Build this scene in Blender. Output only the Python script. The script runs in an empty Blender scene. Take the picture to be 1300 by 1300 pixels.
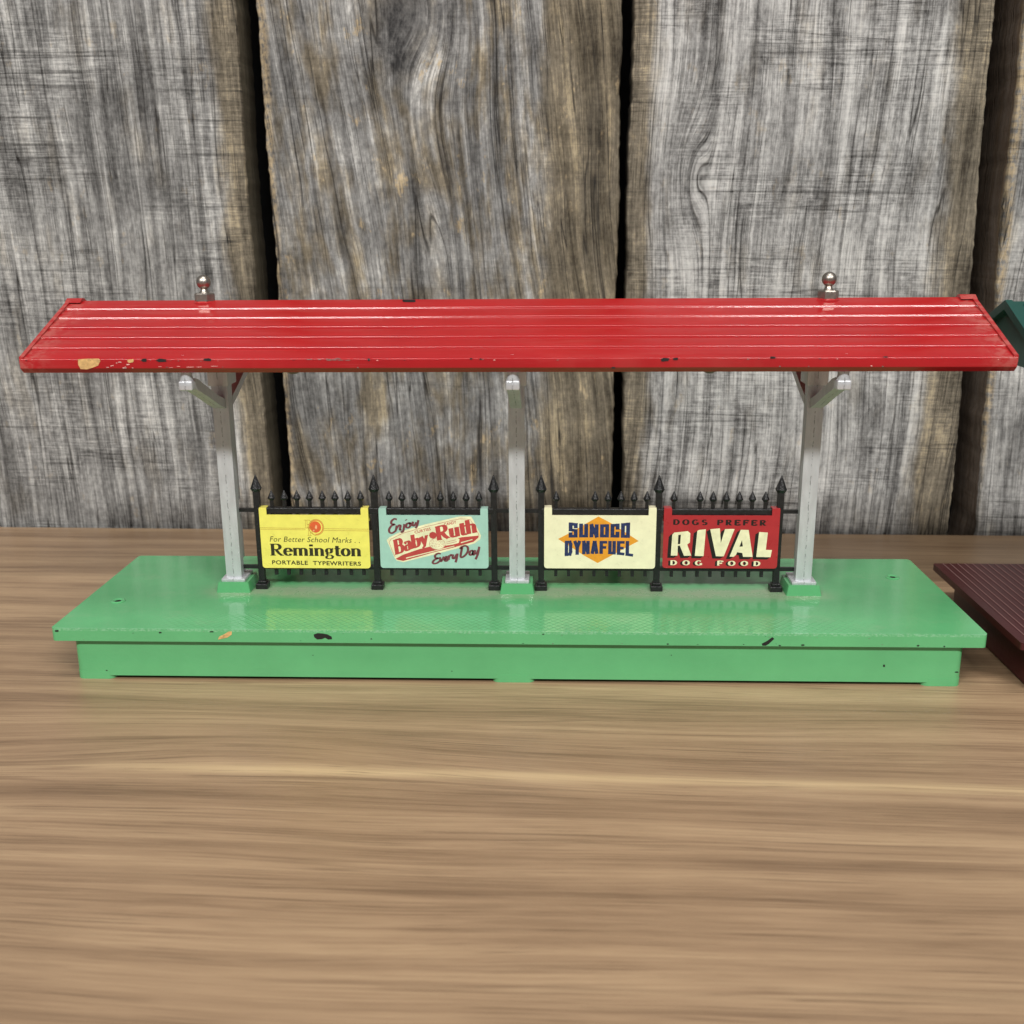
import bpy, bmesh, math, random
from mathutils import Vector, Matrix
from mathutils.geometry import tessellate_polygon

# ------------------------------------------------------------------ camera, world, lamps
scene = bpy.context.scene
cam_data = bpy.data.cameras.new("camera")
cam = bpy.data.objects.new("camera", cam_data)
scene.collection.objects.link(cam)
scene.camera = cam
_r = Vector((0.99932709, 0.03605663, -0.00672972))
_u = Vector((-0.00309572, 0.26573109, 0.96404222))
_f = Vector((-0.03654841, 0.96337267, -0.2656639))
m = Matrix((( _r.x, _u.x, -_f.x, 0.01253), (_r.y, _u.y, -_f.y, -0.36096), (_r.z, _u.z, -_f.z, 0.14909), (0, 0, 0, 1)))
cam.matrix_world = m
cam_data.sensor_fit = 'HORIZONTAL'
cam_data.lens = 6.86
cam_data.sensor_width = 6.86 * 1300 / 1347.83
cam_data.clip_start = 0.01
cam_data.clip_end = 20
cam_data.dof.use_dof = True
cam_data.dof.focus_distance = 0.362
cam_data.dof.aperture_fstop = 4.2

world = bpy.data.worlds.new("World")
scene.world = world
world.use_nodes = True
wb = world.node_tree.nodes["Background"]
wb.inputs[0].default_value = (0.97, 0.99, 1.0, 1)
wb.inputs[1].default_value = 0.19


def ceiling_or_fill_lamp(x0, x1, power):
    l = bpy.data.lights.new("ceiling_or_fill_lamp", 'AREA')
    l.shape = 'RECTANGLE'
    l.size = x1 - x0
    l.size_y = 0.10
    l.energy = power
    l.color = (1.0, 0.98, 0.945)
    o = bpy.data.objects.new("ceiling_or_fill_lamp", l)
    scene.collection.objects.link(o)
    o.location = ((x0 + x1) / 2, -2.22, 2.22)
    d = Vector((o.location.x * 0.6, 0.0, 0.05)) - o.location
    o.rotation_euler = d.to_track_quat('-Z', 'Y').to_euler()
    return o


ceiling_or_fill_lamp(-1.75, -0.38, 68)
ceiling_or_fill_lamp(0.55, 1.95, 68)
o = ceiling_or_fill_lamp(-0.25, 0.65, 15)  # added soft overhead fill, brightens the wall top and gives contact shadows
o.location = (0.2, -0.45, 2.1)
o.data.size_y = 0.5
o.rotation_euler = (math.radians(12), 0, 0)
scene.view_settings.view_transform = 'Standard'
scene.view_settings.look = 'None'
scene.view_settings.exposure = 0.0
scene.view_settings.gamma = 1.0
scene.view_settings.use_curve_mapping = False

scene.cycles.max_bounces = 6
scene.cycles.diffuse_bounces = 3
scene.cycles.glossy_bounces = 3
scene.cycles.transmission_bounces = 0

MM = 0.001
TB = 1.37     # height of the table surface
rnd = random.Random(7)


# ------------------------------------------------------------------ node helpers
class X:
    """a socket with arithmetic"""
    def __init__(s, t, k): s.t, s.k = t, k
    def _m(s, op, *o):
        n = s.t.nodes.new('ShaderNodeMath'); n.operation = op
        for i, a in enumerate((s,) + o):
            if isinstance(a, X): s.t.links.new(a.k, n.inputs[i])
            else: n.inputs[i].default_value = a
        return X(s.t, n.outputs[0])
    def __add__(s, o): return s._m('ADD', o)
    __radd__ = __add__
    def __sub__(s, o): return s._m('SUBTRACT', o)
    def __rsub__(s, o): return (s * -1.0) + o
    def __mul__(s, o): return s._m('MULTIPLY', o)
    __rmul__ = __mul__
    def __truediv__(s, o): return s._m('DIVIDE', o)
    def abs(s): return s._m('ABSOLUTE')
    def sq(s): return s * s
    def sqrt(s): return s._m('SQRT')
    def sin(s): return s._m('SINE')
    def exp(s): return s._m('EXPONENT')
    def clamp(s):
        n = s.t.nodes.new('ShaderNodeClamp'); s.t.links.new(s.k, n.inputs[0]); return X(s.t, n.outputs[0])
    def step(s, a, b):
        n = s.t.nodes.new('ShaderNodeMapRange'); n.interpolation_type = 'SMOOTHSTEP'
        s.t.links.new(s.k, n.inputs[0]); n.inputs[1].default_value = a; n.inputs[2].default_value = b
        return X(s.t, n.outputs[0])


class Mat:
    def __init__(s, name, rough=0.5, metallic=0.0, spec=0.5, coat=0.0):
        s.m = bpy.data.materials.new(name); s.m.use_nodes = True
        s.t = s.m.node_tree
        s.b = s.t.nodes["Principled BSDF"]
        s.b.inputs['Roughness'].default_value = rough
        s.b.inputs['Metallic'].default_value = metallic
        s.b.inputs['Specular IOR Level'].default_value = spec
        s.b.inputs['Coat Weight'].default_value = coat
    def coords(s):
        tc = s.t.nodes.new('ShaderNodeTexCoord'); sp = s.t.nodes.new('ShaderNodeSeparateXYZ')
        s.t.links.new(tc.outputs['Object'], sp.inputs[0])
        return [X(s.t, sp.outputs[i]) * 1000.0 for i in range(3)]
    def noise(s, x, y, z=0.0, detail=3.0, rough=0.55, dist=0.0):
        c = s.t.nodes.new('ShaderNodeCombineXYZ')
        for i, a in enumerate((x, y, z)):
            if isinstance(a, X): s.t.links.new(a.k, c.inputs[i])
            else: c.inputs[i].default_value = a
        n = s.t.nodes.new('ShaderNodeTexNoise')
        n.inputs['Scale'].default_value = 1.0; n.inputs['Detail'].default_value = detail
        n.inputs['Roughness'].default_value = rough; n.inputs['Distortion'].default_value = dist
        s.t.links.new(c.outputs[0], n.inputs['Vector'])
        return X(s.t, n.outputs[0])
    def ramp(s, v, stops):
        n = s.t.nodes.new('ShaderNodeValToRGB'); s.t.links.new(v.k, n.inputs[0])
        e = n.color_ramp.elements
        while len(e) < len(stops): e.new(0.5)
        for el, (p, c) in zip(e, stops):
            el.position = p; el.color = (*c, 1) if len(c) == 3 else c
        return n.outputs[0]
    def mix(s, f, a, b, mode='MIX'):
        n = s.t.nodes.new('ShaderNodeMix'); n.data_type = 'RGBA'; n.blend_type = mode
        if isinstance(f, X): s.t.links.new(f.k, n.inputs[0])
        else: n.inputs[0].default_value = f
        for i, c in ((6, a), (7, b)):
            if isinstance(c, tuple): n.inputs[i].default_value = (*c, 1)
            elif isinstance(c, X): s.t.links.new(c.k, n.inputs[i])
            else: s.t.links.new(c, n.inputs[i])
        return n.outputs[2]
    def color(s, c):
        if isinstance(c, tuple): s.b.inputs['Base Color'].default_value = (*c, 1)
        else: s.t.links.new(c, s.b.inputs['Base Color'])
        return s
    def rough(s, v): s.t.links.new(v.k, s.b.inputs['Roughness']); return s
    def bump(s, h, dist, strength=1.0):
        n = s.t.nodes.new('ShaderNodeBump'); n.inputs['Distance'].default_value = dist
        n.inputs['Strength'].default_value = strength
        s.t.links.new(h.k, n.inputs['Height']); s.t.links.new(n.outputs[0], s.b.inputs['Normal'])
        return s


def plain(name, col, rough=0.5, metallic=0.0, var=0.12, scale=0.35, bump=0.0):
    """painted / printed surface with a little unevenness"""
    M = Mat(name, rough, metallic)
    x, y, z = M.coords()
    n = M.noise(x * scale, y * scale, z * scale, 4)
    a = tuple(c * (1 - var) for c in col); b = tuple(min(1, c * (1 + var)) for c in col)
    M.color(M.ramp(n, [(0.3, a), (0.7, b)]))
    M.rough((n - 0.5) * 0.25 + rough)
    if bump: M.bump(M.noise(x * 1.6, y * 1.6, z * 1.6, 3), bump)
    return M.m


# ------------------------------------------------------------------ mesh helpers (millimetres in, metres out)
def finish(name, bm, mat, parent=None, smooth=False):
    me = bpy.data.meshes.new(name)
    bmesh.ops.recalc_face_normals(bm, faces=bm.faces[:])
    bm.to_mesh(me); bm.free()
    me.transform(Matrix.Scale(MM, 4))
    if mat: me.materials.append(mat)
    if smooth:
        for p in me.polygons: p.use_smooth = True
        me.set_sharp_from_angle(angle=math.radians(35))
    o = bpy.data.objects.new(name, me)
    scene.collection.objects.link(o)
    if parent: o.parent = parent
    return o


def box(bm, x0, x1, y0, y1, z0, z1, bev=0.0, seg=2):
    r = bmesh.ops.create_cube(bm, size=1.0)
    vs = r['verts']
    for v in vs:
        v.co = Vector((x0 + (v.co.x + .5) * (x1 - x0), y0 + (v.co.y + .5) * (y1 - y0), z0 + (v.co.z + .5) * (z1 - z0)))
    if bev:
        es = {e for v in vs for e in v.link_edges}
        bmesh.ops.bevel(bm, geom=list(es), offset=bev, segments=seg, affect='EDGES', profile=0.5)


def prism(bm, pts, axis, a, b):
    """extrude a closed 2-D outline along an axis: 'y' takes (x,z) points, 'x' takes (y,z), 'z' takes (x,y)"""
    def P(p, t):
        return {'x': (t, p[0], p[1]), 'y': (p[0], t, p[1]), 'z': (p[0], p[1], t)}[axis]
    A = [bm.verts.new(P(p, a)) for p in pts]; B = [bm.verts.new(P(p, b)) for p in pts]
    n = len(pts); fs = [bm.faces.new(A), bm.faces.new(B)]
    for i in range(n): fs.append(bm.faces.new((A[i], A[(i + 1) % n], B[(i + 1) % n], B[i])))
    return A, B, fs


def rounded_rect(x0, x1, y0, y1, r, seg=5, corners=(1, 1, 1, 1)):
    out = []
    for k, (cx, cy, a0) in enumerate(((x1, y1, 0), (x0, y1, 90), (x0, y0, 180), (x1, y0, 270))):
        rr = r if corners[k] else 0.0
        sx = -1 if cx == x1 else 1; sy = -1 if cy == y1 else 1
        for i in range(seg + 1 if rr else 1):
            a = math.radians(a0 + 90 * i / seg)
            out.append((cx + sx * rr + rr * math.cos(a), cy + sy * rr + rr * math.sin(a)) if rr else (cx, cy))
    return out


def lathe(bm, prof, n=24, cx=0, cy=0):
    rings = []
    for r, z in prof:
        rings.append([bm.verts.new((cx + r * math.cos(2 * math.pi * i / n), cy + r * math.sin(2 * math.pi * i / n), z)) for i in range(n)])
    for a, b in zip(rings, rings[1:]):
        for i in range(n): bm.faces.new((a[i], a[(i + 1) % n], b[(i + 1) % n], b[i]))
    bm.faces.new(rings[0]); bm.faces.new(rings[-1])


def bevel_all(bm, off, seg=2, ang=30):
    es = [e for e in bm.edges if len(e.link_faces) == 2 and e.calc_face_angle(0) > math.radians(ang)]
    bmesh.ops.bevel(bm, geom=es, offset=off, segments=seg, affect='EDGES', profile=0.5, clamp_overlap=True)


def thing(name, label, cat, group=None, kind=None):
    o = bpy.data.objects.new(name, None); scene.collection.objects.link(o)
    o.empty_display_size = 0.02
    tag(o, label, cat, group, kind)
    return o


def tag(o, label=None, cat=None, group=None, kind=None):
    for k, v in (('label', label), ('category', cat), ('group', group), ('kind', kind)):
        if v: o[k] = v
    return o


# ------------------------------------------------------------------ weathered planks behind the table
def plank_material(name, seed, knots=(), saw=1.0, brown_l=0.0, brown_r=0.0, rim_l=0.0, half=80.0, tone=1.0, slant=0.0, warm=0.0, wave=1.0,
                   side=(0.10, 0.085, 0.058), lines=1.0, dens=1.0, tan=(0.52, 0.70)):
    M = Mat(name, 0.85, spec=0.2)
    x, y, z = M.coords()
    yy = y
    x = x + y * 0.8
    s = float(seed)
    slow = (M.noise(x * 0.010, z * 0.005, s, 1) - 0.5) * (24.0 * wave)
    wob = (M.noise(x * 0.06, z * 0.016, s + 3, 2) - 0.5) * (3.0 * wave)
    U = x + slow + wob + z * slant
    cores = []
    for kx, kz, ka, kb, dark in knots:
        r2 = ((x - kx) / ka).sq() + ((z - kz) / kb).sq()
        g = (r2 * -1.0).exp()
        U = (U - kx) * (1.0 - g * 0.8) + kx + g * 5.0
        if dark: cores.append((r2, dark))
    fine = M.noise(U * 1.7, z * 0.045, s, 3, 0.75)
    streak = M.noise(U * 0.24, z * 0.007, s + 9, 3, 0.6)
    mott = M.noise(x * 0.034, z * 0.026, s + 5, 5, 0.66)
    speck = M.noise(x * 0.55, z * 0.30, s + 6, 4, 0.75)
    zone = M.noise(x * 0.02, z * 0.03, s + 41, 2).step(0.38, 0.62)
    sawf = M.noise(x * 0.06 + s, z * 1.1 + x * 0.02, s, 3, 0.8)
    cn = M.noise(U * 0.13, z * 0.0035, s + 20, 2, 0.5)
    cmask = M.noise(x * 0.05, z * 0.018, s + 21, 2).step(0.36, 0.60)
    cd = (cn - 0.5).abs()
    crack = (1.0 - cd.step(0.0, 0.010)) * (cmask * 0.85 + 0.15) + (1.0 - cd.step(0.0, 0.05)) * 0.22
    hn = M.noise(U * (0.68 * dens), z * 0.006, s + 30, 2, 0.5)
    hairl = (1.0 - (hn - 0.5).abs().step(0.0, 0.028)) * (M.noise(x * 0.2, z * 0.05, s + 31, 2).step(0.40, 0.60))
    sn = M.noise(x * 0.0016 + s, z * (0.055 * dens) + x * 0.0010, s + 40, 3, 0.45) - 0.5
    sd = sn.abs()
    sawl = ((1.0 - sd.step(0.0, 0.008)) + (1.0 - sd.step(0.0, 0.045)) * 0.25) * (zone * 0.8 + 0.2) * min(1.0, saw)
    v = (fine - 0.5) * 0.95 + (streak - 0.5) * 1.35 + (mott - 0.5) * 1.25 + (speck - 0.5) * 0.85 + (sawf - 0.5) * (zone * 0.85 + 0.25) * saw + 0.5
    t = tone
    grey = M.ramp(v, [(0.03, (0.055, 0.053, 0.052)), (0.30, (0.168 * t, 0.165 * t, 0.160 * t)),
                      (0.50, (0.285 * t, 0.281 * t, 0.273 * t)), (0.70, (0.43 * t, 0.425 * t, 0.41 * t)), (0.97, (0.66, 0.65, 0.62))])
    brown = M.ramp(v, [(0.05, (0.042, 0.033, 0.022)), (0.40, (0.135, 0.112, 0.077)), (0.62, (0.205, 0.170, 0.118)), (0.92, (0.42, 0.34, 0.21))])
    edge_n = (M.noise(x * 0.07, z * 0.02, s + 50, 3, 0.65) - 0.5) * 22.0
    f = None
    if brown_r: f = (x + edge_n).step(half - brown_r - 5.0, half - brown_r + 5.0)
    if brown_l:
        g2 = 1.0 - (x + edge_n).step(-half + brown_l - 5.0, -half + brown_l + 5.0)
        f = g2 if f is None else (f + g2).clamp()
    tan_n = M.noise(U * 0.07, z * 0.02, s + 60, 3, 0.7).step(*tan) * (0.3 + warm)
    col = M.mix(tan_n, grey, brown)
    if f is not None: col = M.mix(f * 0.9, col, brown)
    # raw, pale splinters and rubbed edges
    chip = M.noise(U * 0.10, z * 0.05, s + 70, 4, 0.75).step(0.60, 0.68) * fine.step(0.36, 0.52)
    raw = chip * (0.35 + warm)
    if rim_l:
        raw = (raw + (1.0 - (x + edge_n * 0.22).step(-half + rim_l - 1.5, -half + rim_l + 1.5)) * speck.step(0.36, 0.56) * 0.9).clamp()
    col = M.mix(raw, col, M.ramp(v, [(0.1, (0.20, 0.15, 0.09)), (0.8, (0.58, 0.46, 0.29))]))
    for r2, dark in cores:
        core = 1.0 - (r2 + (mott - 0.5) * 1.6 + (speck - 0.5) * 0.6).step(0.05, 1.0)
        col = M.mix(core * dark, col, M.ramp(v, [(0.2, (0.014, 0.014, 0.016)), (0.8, (0.16, 0.155, 0.15))]))
    dk = (crack * (0.62 * lines) + hairl * 0.46 + sawl * 0.46).clamp()
    col = M.mix(dk, col, (0.026, 0.024, 0.022))
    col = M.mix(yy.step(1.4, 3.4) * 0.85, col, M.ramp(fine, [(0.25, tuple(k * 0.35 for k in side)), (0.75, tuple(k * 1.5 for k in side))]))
    M.color(col)
    M.bump(fine * 0.6 - crack * 0.9 - hairl * 0.4, 0.0009, 0.7)
    return M.m


def wob1(t, seed, amp):
    return amp * (math.sin(t * .021 + seed) * .5 + math.sin(t * .067 + seed * 2.3) * .28 + math.sin(t * .19 + seed * 4.1) * .14 + math.sin(t * .53 + seed * 1.7) * .08)


WALL_ROT = -0.0168


def wall_y(x): return 141.7 - 0.0168 * x


def plank(xl, xr, thick, seed, mat, parent, label, amp=(1.5, 1.5), front=0.0):
    """a board from z=-22 to 330 whose edges wander; local origin at its centre"""
    cx = (xl[0] + xr[0]) / 2
    bm = bmesh.new()
    nz, nx = 150, 22
    z0, z1 = -24.0, 330.0
    rows = []
    rr = random.Random(seed)
    for j in range(nz + 1):
        z = z0 + (z1 - z0) * j / nz
        t = (z) / 240.0
        L = xl[0] + (xl[1] - xl[0]) * t + wob1(z, seed, amp[0]) + rr.uniform(-.28, .28) - cx
        Rr = xr[0] + (xr[1] - xr[0]) * t + wob1(z, seed + 5, amp[1]) + rr.uniform(-.28, .28) - cx
        row = []
        prof = [(L, thick), (L + wob1(z, seed + 9, .6), thick * .5), (L, 1.4 + rr.random() * .5), (L + .5, .5), (L + 1.5 + rr.random() * .5, 0.0)]
        for i in range(1, nx):
            xx = L + 1.5 + (Rr - L - 3.0) * i / nx
            prof.append((xx, .35 * math.sin(xx * .05 + seed) + .12 * math.sin(z * .11 + xx * .3) + rr.uniform(-.06, .06)))
        prof += [(Rr - 1.5 - rr.random() * .5, 0.0), (Rr - .5, .5), (Rr, 1.4 + rr.random() * .5), (Rr + wob1(z, seed + 11, .6), thick * .5), (Rr, thick)]
        for (px, py) in prof: row.append(bm.verts.new((px, py + front, z)))
        rows.append(row)
    n = len(rows[0])
    for a, b in zip(rows, rows[1:]):
        for i in range(n): bm.faces.new((a[i], a[(i + 1) % n], b[(i + 1) % n], b[i]))
    bm.faces.new(rows[0]); bm.faces.new(rows[-1])
    o = finish("plank", bm, mat, parent, smooth=True)
    o.location = (cx * MM, wall_y(cx) * MM, 0)
    o.rotation_euler = (0, 0, WALL_ROT)
    o['label'] = label
    return o


backing_mat = plain("dark_backing", (0.006, 0.006, 0.006), 0.9)
bm = bmesh.new()
box(bm, -480, 480, 0, 12, -24, 330)
wall = finish("wall", bm, backing_mat)
wall.location = (0, (141.7 + 37) * MM, 0)
wall.rotation_euler = (0, 0, WALL_ROT)
wall['kind'] = 'structure'
wall['label'] = 'wall of weathered grey upright planks behind the table'


def wall_plank(xl, xr, thick, seed, label, amp=(1.5, 1.5), **kw):
    xl, xr = [tuple(12.5 + (q - 12.5) * .9905 for q in p) for p in (xl, xr)]
    half = (xr[0] - xl[0]) / 2
    mt = plank_material("weathered_plank_%d" % seed, seed, half=half, **kw)
    o = plank(xl, xr, thick, seed, mt, None, label, amp)
    o.parent = wall
    o.matrix_parent_inverse = Matrix.LocRotScale(wall.location, wall.rotation_euler, None).inverted()
    return o


wall_plank((-462, -462), (-298, -299), 22, 11, 'rough grey plank at the wall end', brown_r=14)
wall_plank((-292, -292), (-127.6, -128.6), 22, 3, 'grey plank with saw marks and a brown edge', (1, .9),
           brown_r=13, saw=1.2, knots=(), slant=0.035, tone=0.92, wave=.6, dens=1.4)
wall_plank((-117.2, -119.0), (43.2, 42.4), 22, 5, 'plank with a dark knot and wide brown edge', (.9, 1.3),
           brown_r=34, rim_l=2.0, saw=0.35, knots=((-13, 238, 26, 34, .8), (-6, 120, 14, 60, 0)), slant=0.09, warm=0.6, tone=0.80, wave=1.0, lines=1.15, tan=(0.42, 0.64))
wall_plank((47.2, 48.0), (206.6, 202.8), 22, 8, 'pale grey cross-sawn plank with brown edges', (1.2, .8),
           brown_l=11, brown_r=19, saw=1.2, knots=((-48, 165, 10, 26, 0.2),), tone=1.2, slant=-0.03, wave=.8, dens=1.25)
wall_plank((218.6, 215.2), (384, 382), 36, 14, 'grey plank with a dark barky side', (1.4, 1.2), rim_l=0.8, saw=0.8, tone=0.95, side=(0.10, 0.064, 0.038))

# ------------------------------------------------------------------ table
T = Mat("laminate_wood", 0.34, spec=0.5)
x, y, z = T.coords()
bend = (((x + 62.0) / 60.0).sq() * -1.0 - ((y + 86.0) / 13.0).sq()).exp() * 7.0
slow = (T.noise(x * 0.003, y * 0.012, 1.0, 2) - 0.5) * 22.0
wv = (T.noise(x * 0.011, y * 0.05, 2.0, 3) - 0.5) * 2.6
U = y - bend + slow + wv
band = T.noise(x * 0.0014, U * 0.075, 3.0, 6, 0.66)
band2 = T.noise(x * 0.004, U * 0.26, 4.0, 5, 0.7)
fine = T.noise(x * 0.024, U * 2.6, 5.0, 4, 0.75)
blot = T.noise(x * 0.014, y * 0.03, 7.0, 3)
v = (band - 0.5) * 1.05 + (band2 - 0.5) * 0.6 + (fine - 0.5) * 1.0 + (blot - 0.5) * 0.3 + 0.5
col = T.ramp(v, [(0.10, (0.115, 0.069, 0.039)), (0.36, (0.245, 0.157, 0.092)), (0.55, (0.335, 0.222, 0.132)), (0.75, (0.415, 0.285, 0.170)), (0.95, (0.54, 0.39, 0.235))])
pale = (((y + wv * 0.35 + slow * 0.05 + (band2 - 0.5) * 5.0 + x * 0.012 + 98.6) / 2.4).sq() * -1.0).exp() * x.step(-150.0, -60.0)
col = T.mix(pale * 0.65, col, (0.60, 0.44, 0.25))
line = 1.0 - (T.noise(x * 0.003, U * 0.15, 9.0, 3, 0.5) - 0.5).abs().step(0.0, 0.024)
lmask = T.noise(x * 0.01, y * 0.04, 10.0, 2).step(0.42, 0.6)
col = T.mix(line * lmask * 0.5, col, (0.17, 0.105, 0.062))
pores = T.noise(x * 0.035, U * 3.2, 15.0, 3, 0.7).step(0.58, 0.68) * T.noise(x * 0.012, y * 0.05, 12.0, 2).step(0.35, 0.6)
hl = (1.0 - (T.noise(x * 0.005, U * 0.85, 21.0, 2, 0.5) - 0.5).abs().step(0.0, 0.035)) * T.noise(x * 0.016, y * 0.09, 22.0, 3).step(0.44, 0.60)
col = T.mix(hl * 0.5, col, (0.105, 0.063, 0.036))
col = T.mix(pores * 0.7, col, (0.10, 0.06, 0.034))
speckle = T.noise(x * 0.22, y * 0.22, 17.0, 2, 0.5).step(0.80, 0.83)
col = T.mix(speckle * 0.6, col, (0.08, 0.05, 0.03))
T.color(col)
T.rough((fine - 0.5) * 0.25 + 0.36)
T.bump(fine, 0.0001, 0.5)
bm = bmesh.new()
box(bm, -620, 620, -520, 139.8, -24, 0, 1.2)
table = finish("table_top", bm, T.m)
table.rotation_euler = (0, 0, WALL_ROT)
table.location.z = TB * MM
table['kind'] = 'structure'
table['label'] = 'brown wood-grain laminate table top'

# ------------------------------------------------------------------ paints
def gloss_paint(name, col, rough, dusty=None, tread=False, var=0.06, fade=None, ends=False):
    M = Mat(name, rough, spec=0.5)
    x, y, z = M.coords()
    n = M.noise(x * 0.06, y * 0.06, z * 0.06, 4)
    c = M.ramp(n, [(0.3, tuple(k * (1 - var) for k in col)), (0.7, tuple(min(1, k * (1 + var)) for k in col))])
    sp = M.noise(x * 0.9, y * 0.9, z * 0.9, 3, 0.7)
    orange = M.noise(x * 0.55, y * 0.55, z * 0.55, 2)
    h = orange * 0.35
    rg = (n - 0.5) * 0.10 + (sp - 0.5) * 0.06 + rough
    if dusty:
        (yc, hw, dc, amt) = dusty
        d = (1.0 - ((y - yc) + (M.noise(x * 0.06, y * 0.12, 3.0, 3) - 0.5) * 9.0).abs().step(hw * 0.1, hw)) * z.step(19.4, 19.9) * (1.0 - x.abs().step(100.0, 118.0))
        d = d * (M.noise(x * 0.25, y * 0.25, 5.0, 5, 0.7) * 0.9 + 0.15) * amt
        d2 = M.noise(x * 0.035, y * 0.05, 8.0, 5, 0.65).step(0.52, 0.78) * 0.22 * z.step(19.0, 19.9)
        dd = (d + d2).clamp()
        c = M.mix(dd, c, dc)
        rg = rg + dd * 0.35
    if tread:
        a = ((x + y) * 2.2).sin(); b = ((x - y) * 2.2).sin()
        wear_glint = (1.0 - y.step(-38.9, -38.4)) * z.step(19.1, 19.5) * M.noise(x * 0.9, y * 1.6, z * 1.6, 4, 0.75).step(0.42, 0.66)  # worn mint edge, with the edge highlight also put into the colour
        c = M.mix(wear_glint * 0.5, c, (0.36, 0.62, 0.43))
        band = (1.0 - y.step(-29.0, -23.0)) * (1.0 - x.abs().step(100.0, 128.0)) * (M.noise(x * 0.03, y * 0.05, 6.0, 2) * 1.4) * y.step(-38.6, -38.0) * z.step(19.5, 19.9)
        h = h + (a.step(0.55, 1.0) + b.step(0.55, 1.0)) * band * 0.75
    if fade:
        sc = M.noise(x * 0.03, y * 0.5, z * 1.4, 4, 0.75).step(0.60, 0.70)
        c = M.mix(sc * 0.18, c, fade)
    if ends:
        dn = M.noise(x * 0.25, y * 0.25, z * 0.4, 4, 0.7)
        d = x.abs().step(140.0, 151.0) * dn.step(0.40, 0.62) * 0.2 + M.noise(x * 0.012, y * 0.09, 3.0, 5, 0.7).step(0.54, 0.75) * 0.07
        c = M.mix(d.clamp(), c, (0.55, 0.33, 0.27))
        rg = rg + d * 0.35
    M.color(c); M.rough(rg); M.bump(h, 0.00022, 0.55)
    return M.m


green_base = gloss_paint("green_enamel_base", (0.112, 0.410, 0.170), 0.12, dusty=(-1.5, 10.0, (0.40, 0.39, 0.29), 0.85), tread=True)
green_paint = gloss_paint("green_enamel", (0.112, 0.410, 0.170), 0.14)
red_paint = gloss_paint("red_enamel", (0.36, 0.012, 0.014), 0.16, ends=True, fade=(0.50, 0.08, 0.08))
maroon = gloss_paint("maroon_plastic", (0.050, 0.006, 0.008), 0.36)
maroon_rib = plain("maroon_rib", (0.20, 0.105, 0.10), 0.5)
dark_green = gloss_paint("dark_green_plastic", (0.008, 0.058, 0.046), 0.38, fade=(0.15, 0.22, 0.18))
dark_green_rib = plain("dark_green_rib", (0.03, 0.11, 0.085), 0.4)
black_paint = plain("black_paint", (0.010, 0.010, 0.011), 0.36, var=0.3, scale=0.8, bump=0.00018)
chip_black = plain("bare_black_chip", (0.008, 0.008, 0.008), 0.6)
chip_tan = plain("bare_tan_chip", (0.58, 0.36, 0.14), 0.7, var=0.3, scale=0.9)
chip_pale = plain("pale_scratch", (0.70, 0.42, 0.38), 0.6, var=0.3, scale=0.9)
nickel = plain("nickel", (0.42, 0.375, 0.33), 0.36, 1.0, var=0.1, scale=0.8, bump=0.00005)
bulb_mat = plain("grey_socket", (0.16, 0.15, 0.13), 0.4)

S = Mat("silver_paint", 0.40, 0.42, 0.5)
x, y, z = S.coords()
n = S.noise(x * 0.5, y * 0.5, z * 0.12, 4)
c = S.ramp(n, [(0.25, (0.54, 0.56, 0.585)), (0.75, (0.69, 0.71, 0.735))])
seam = (1.0 - (x + (S.noise(0.0, 0.0, z * 0.16, 3) - 0.5) * 1.3).abs().step(0.05, 0.20)) * S.noise(x * 1.5, y, z * 0.8, 3, 0.7).step(0.47, 0.56) * (1.0 - y.step(-0.5, 0.2))
spk = S.noise(x * 2.4, y * 2.4, z * 1.3, 3, 0.7).step(0.70, 0.76)
c = S.mix((seam * 0.6 + spk * 0.45).clamp(), c, (0.03, 0.03, 0.03))
S.color(c); S.rough((n - 0.5) * 0.3 + 0.38)
S.bump(S.noise(x * 1.8, y * 1.8, z * 0.9, 4, 0.65) - seam * 0.6, 0.00022, 0.6)
silver = S.m


def splotch(cx, cz, w, h, seed, n=14, rag=0.35):
    r = random.Random(seed); pts = []
    for i in range(n):
        a = 2 * math.pi * i / n; k = 1 - rag * r.random()
        ca, sa = math.cos(a), math.sin(a)
        pts.append((cx + .5 * w * k * math.copysign(abs(ca) ** .7, ca), cz + .5 * h * k * math.copysign(abs(sa) ** .7, sa)))
    return pts


def chip(parent, pts, yplane, mat, name="paint_chip", t=0.06):
    bm = bmesh.new(); prism(bm, pts, 'y', yplane - t, yplane + 0.15)
    return finish(name, bm, mat, parent)


# ------------------------------------------------------------------ the station platform
ZT = 20.1
YC = 2.7      # plane of posts and ridge
plat = thing("station_platform", 'toy station platform with green base, long red roof and silver posts', 'toy platform')

# base: overhanging slab, skirt with three feet along the front
bm = bmesh.new()
A, B, fs = prism(bm, rounded_rect(-152.4, 152.4, -39.3, 39.3, 1.6), 'z', 15.7, ZT)
bevel_all(bm, 0.75, 3, 50)
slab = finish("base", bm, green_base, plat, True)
slab['label'] = 'glossy green enamel base with chipped edges'
bm = bmesh.new()
prism(bm, rounded_rect(-146.2, 146.2, -37.4, 37.4, 2.5), 'z', TB + 1.3, 15.75)
bevel_all(bm, 0.25, 2, 50)
skirt = finish("skirt", bm, green_paint, slab, True)
for fx0, fx1 in ((-146.2, -133.4), (-6.6, 7.4), (133.4, 146.2)):
    for y0, y1 in ((-37.4, -29), (29, 37.4)):
        bm = bmesh.new()
        c4 = (1, 1, 1, 1)
        k = .06
        prism(bm, rounded_rect(fx0 - k, fx1 + k, y0 - k, y1 + k, 2.4, 5), 'z', TB, TB + 2.6)
        bevel_all(bm, 0.2, 2, 50)
        finish("foot", bm, green_paint, slab, True)
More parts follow.
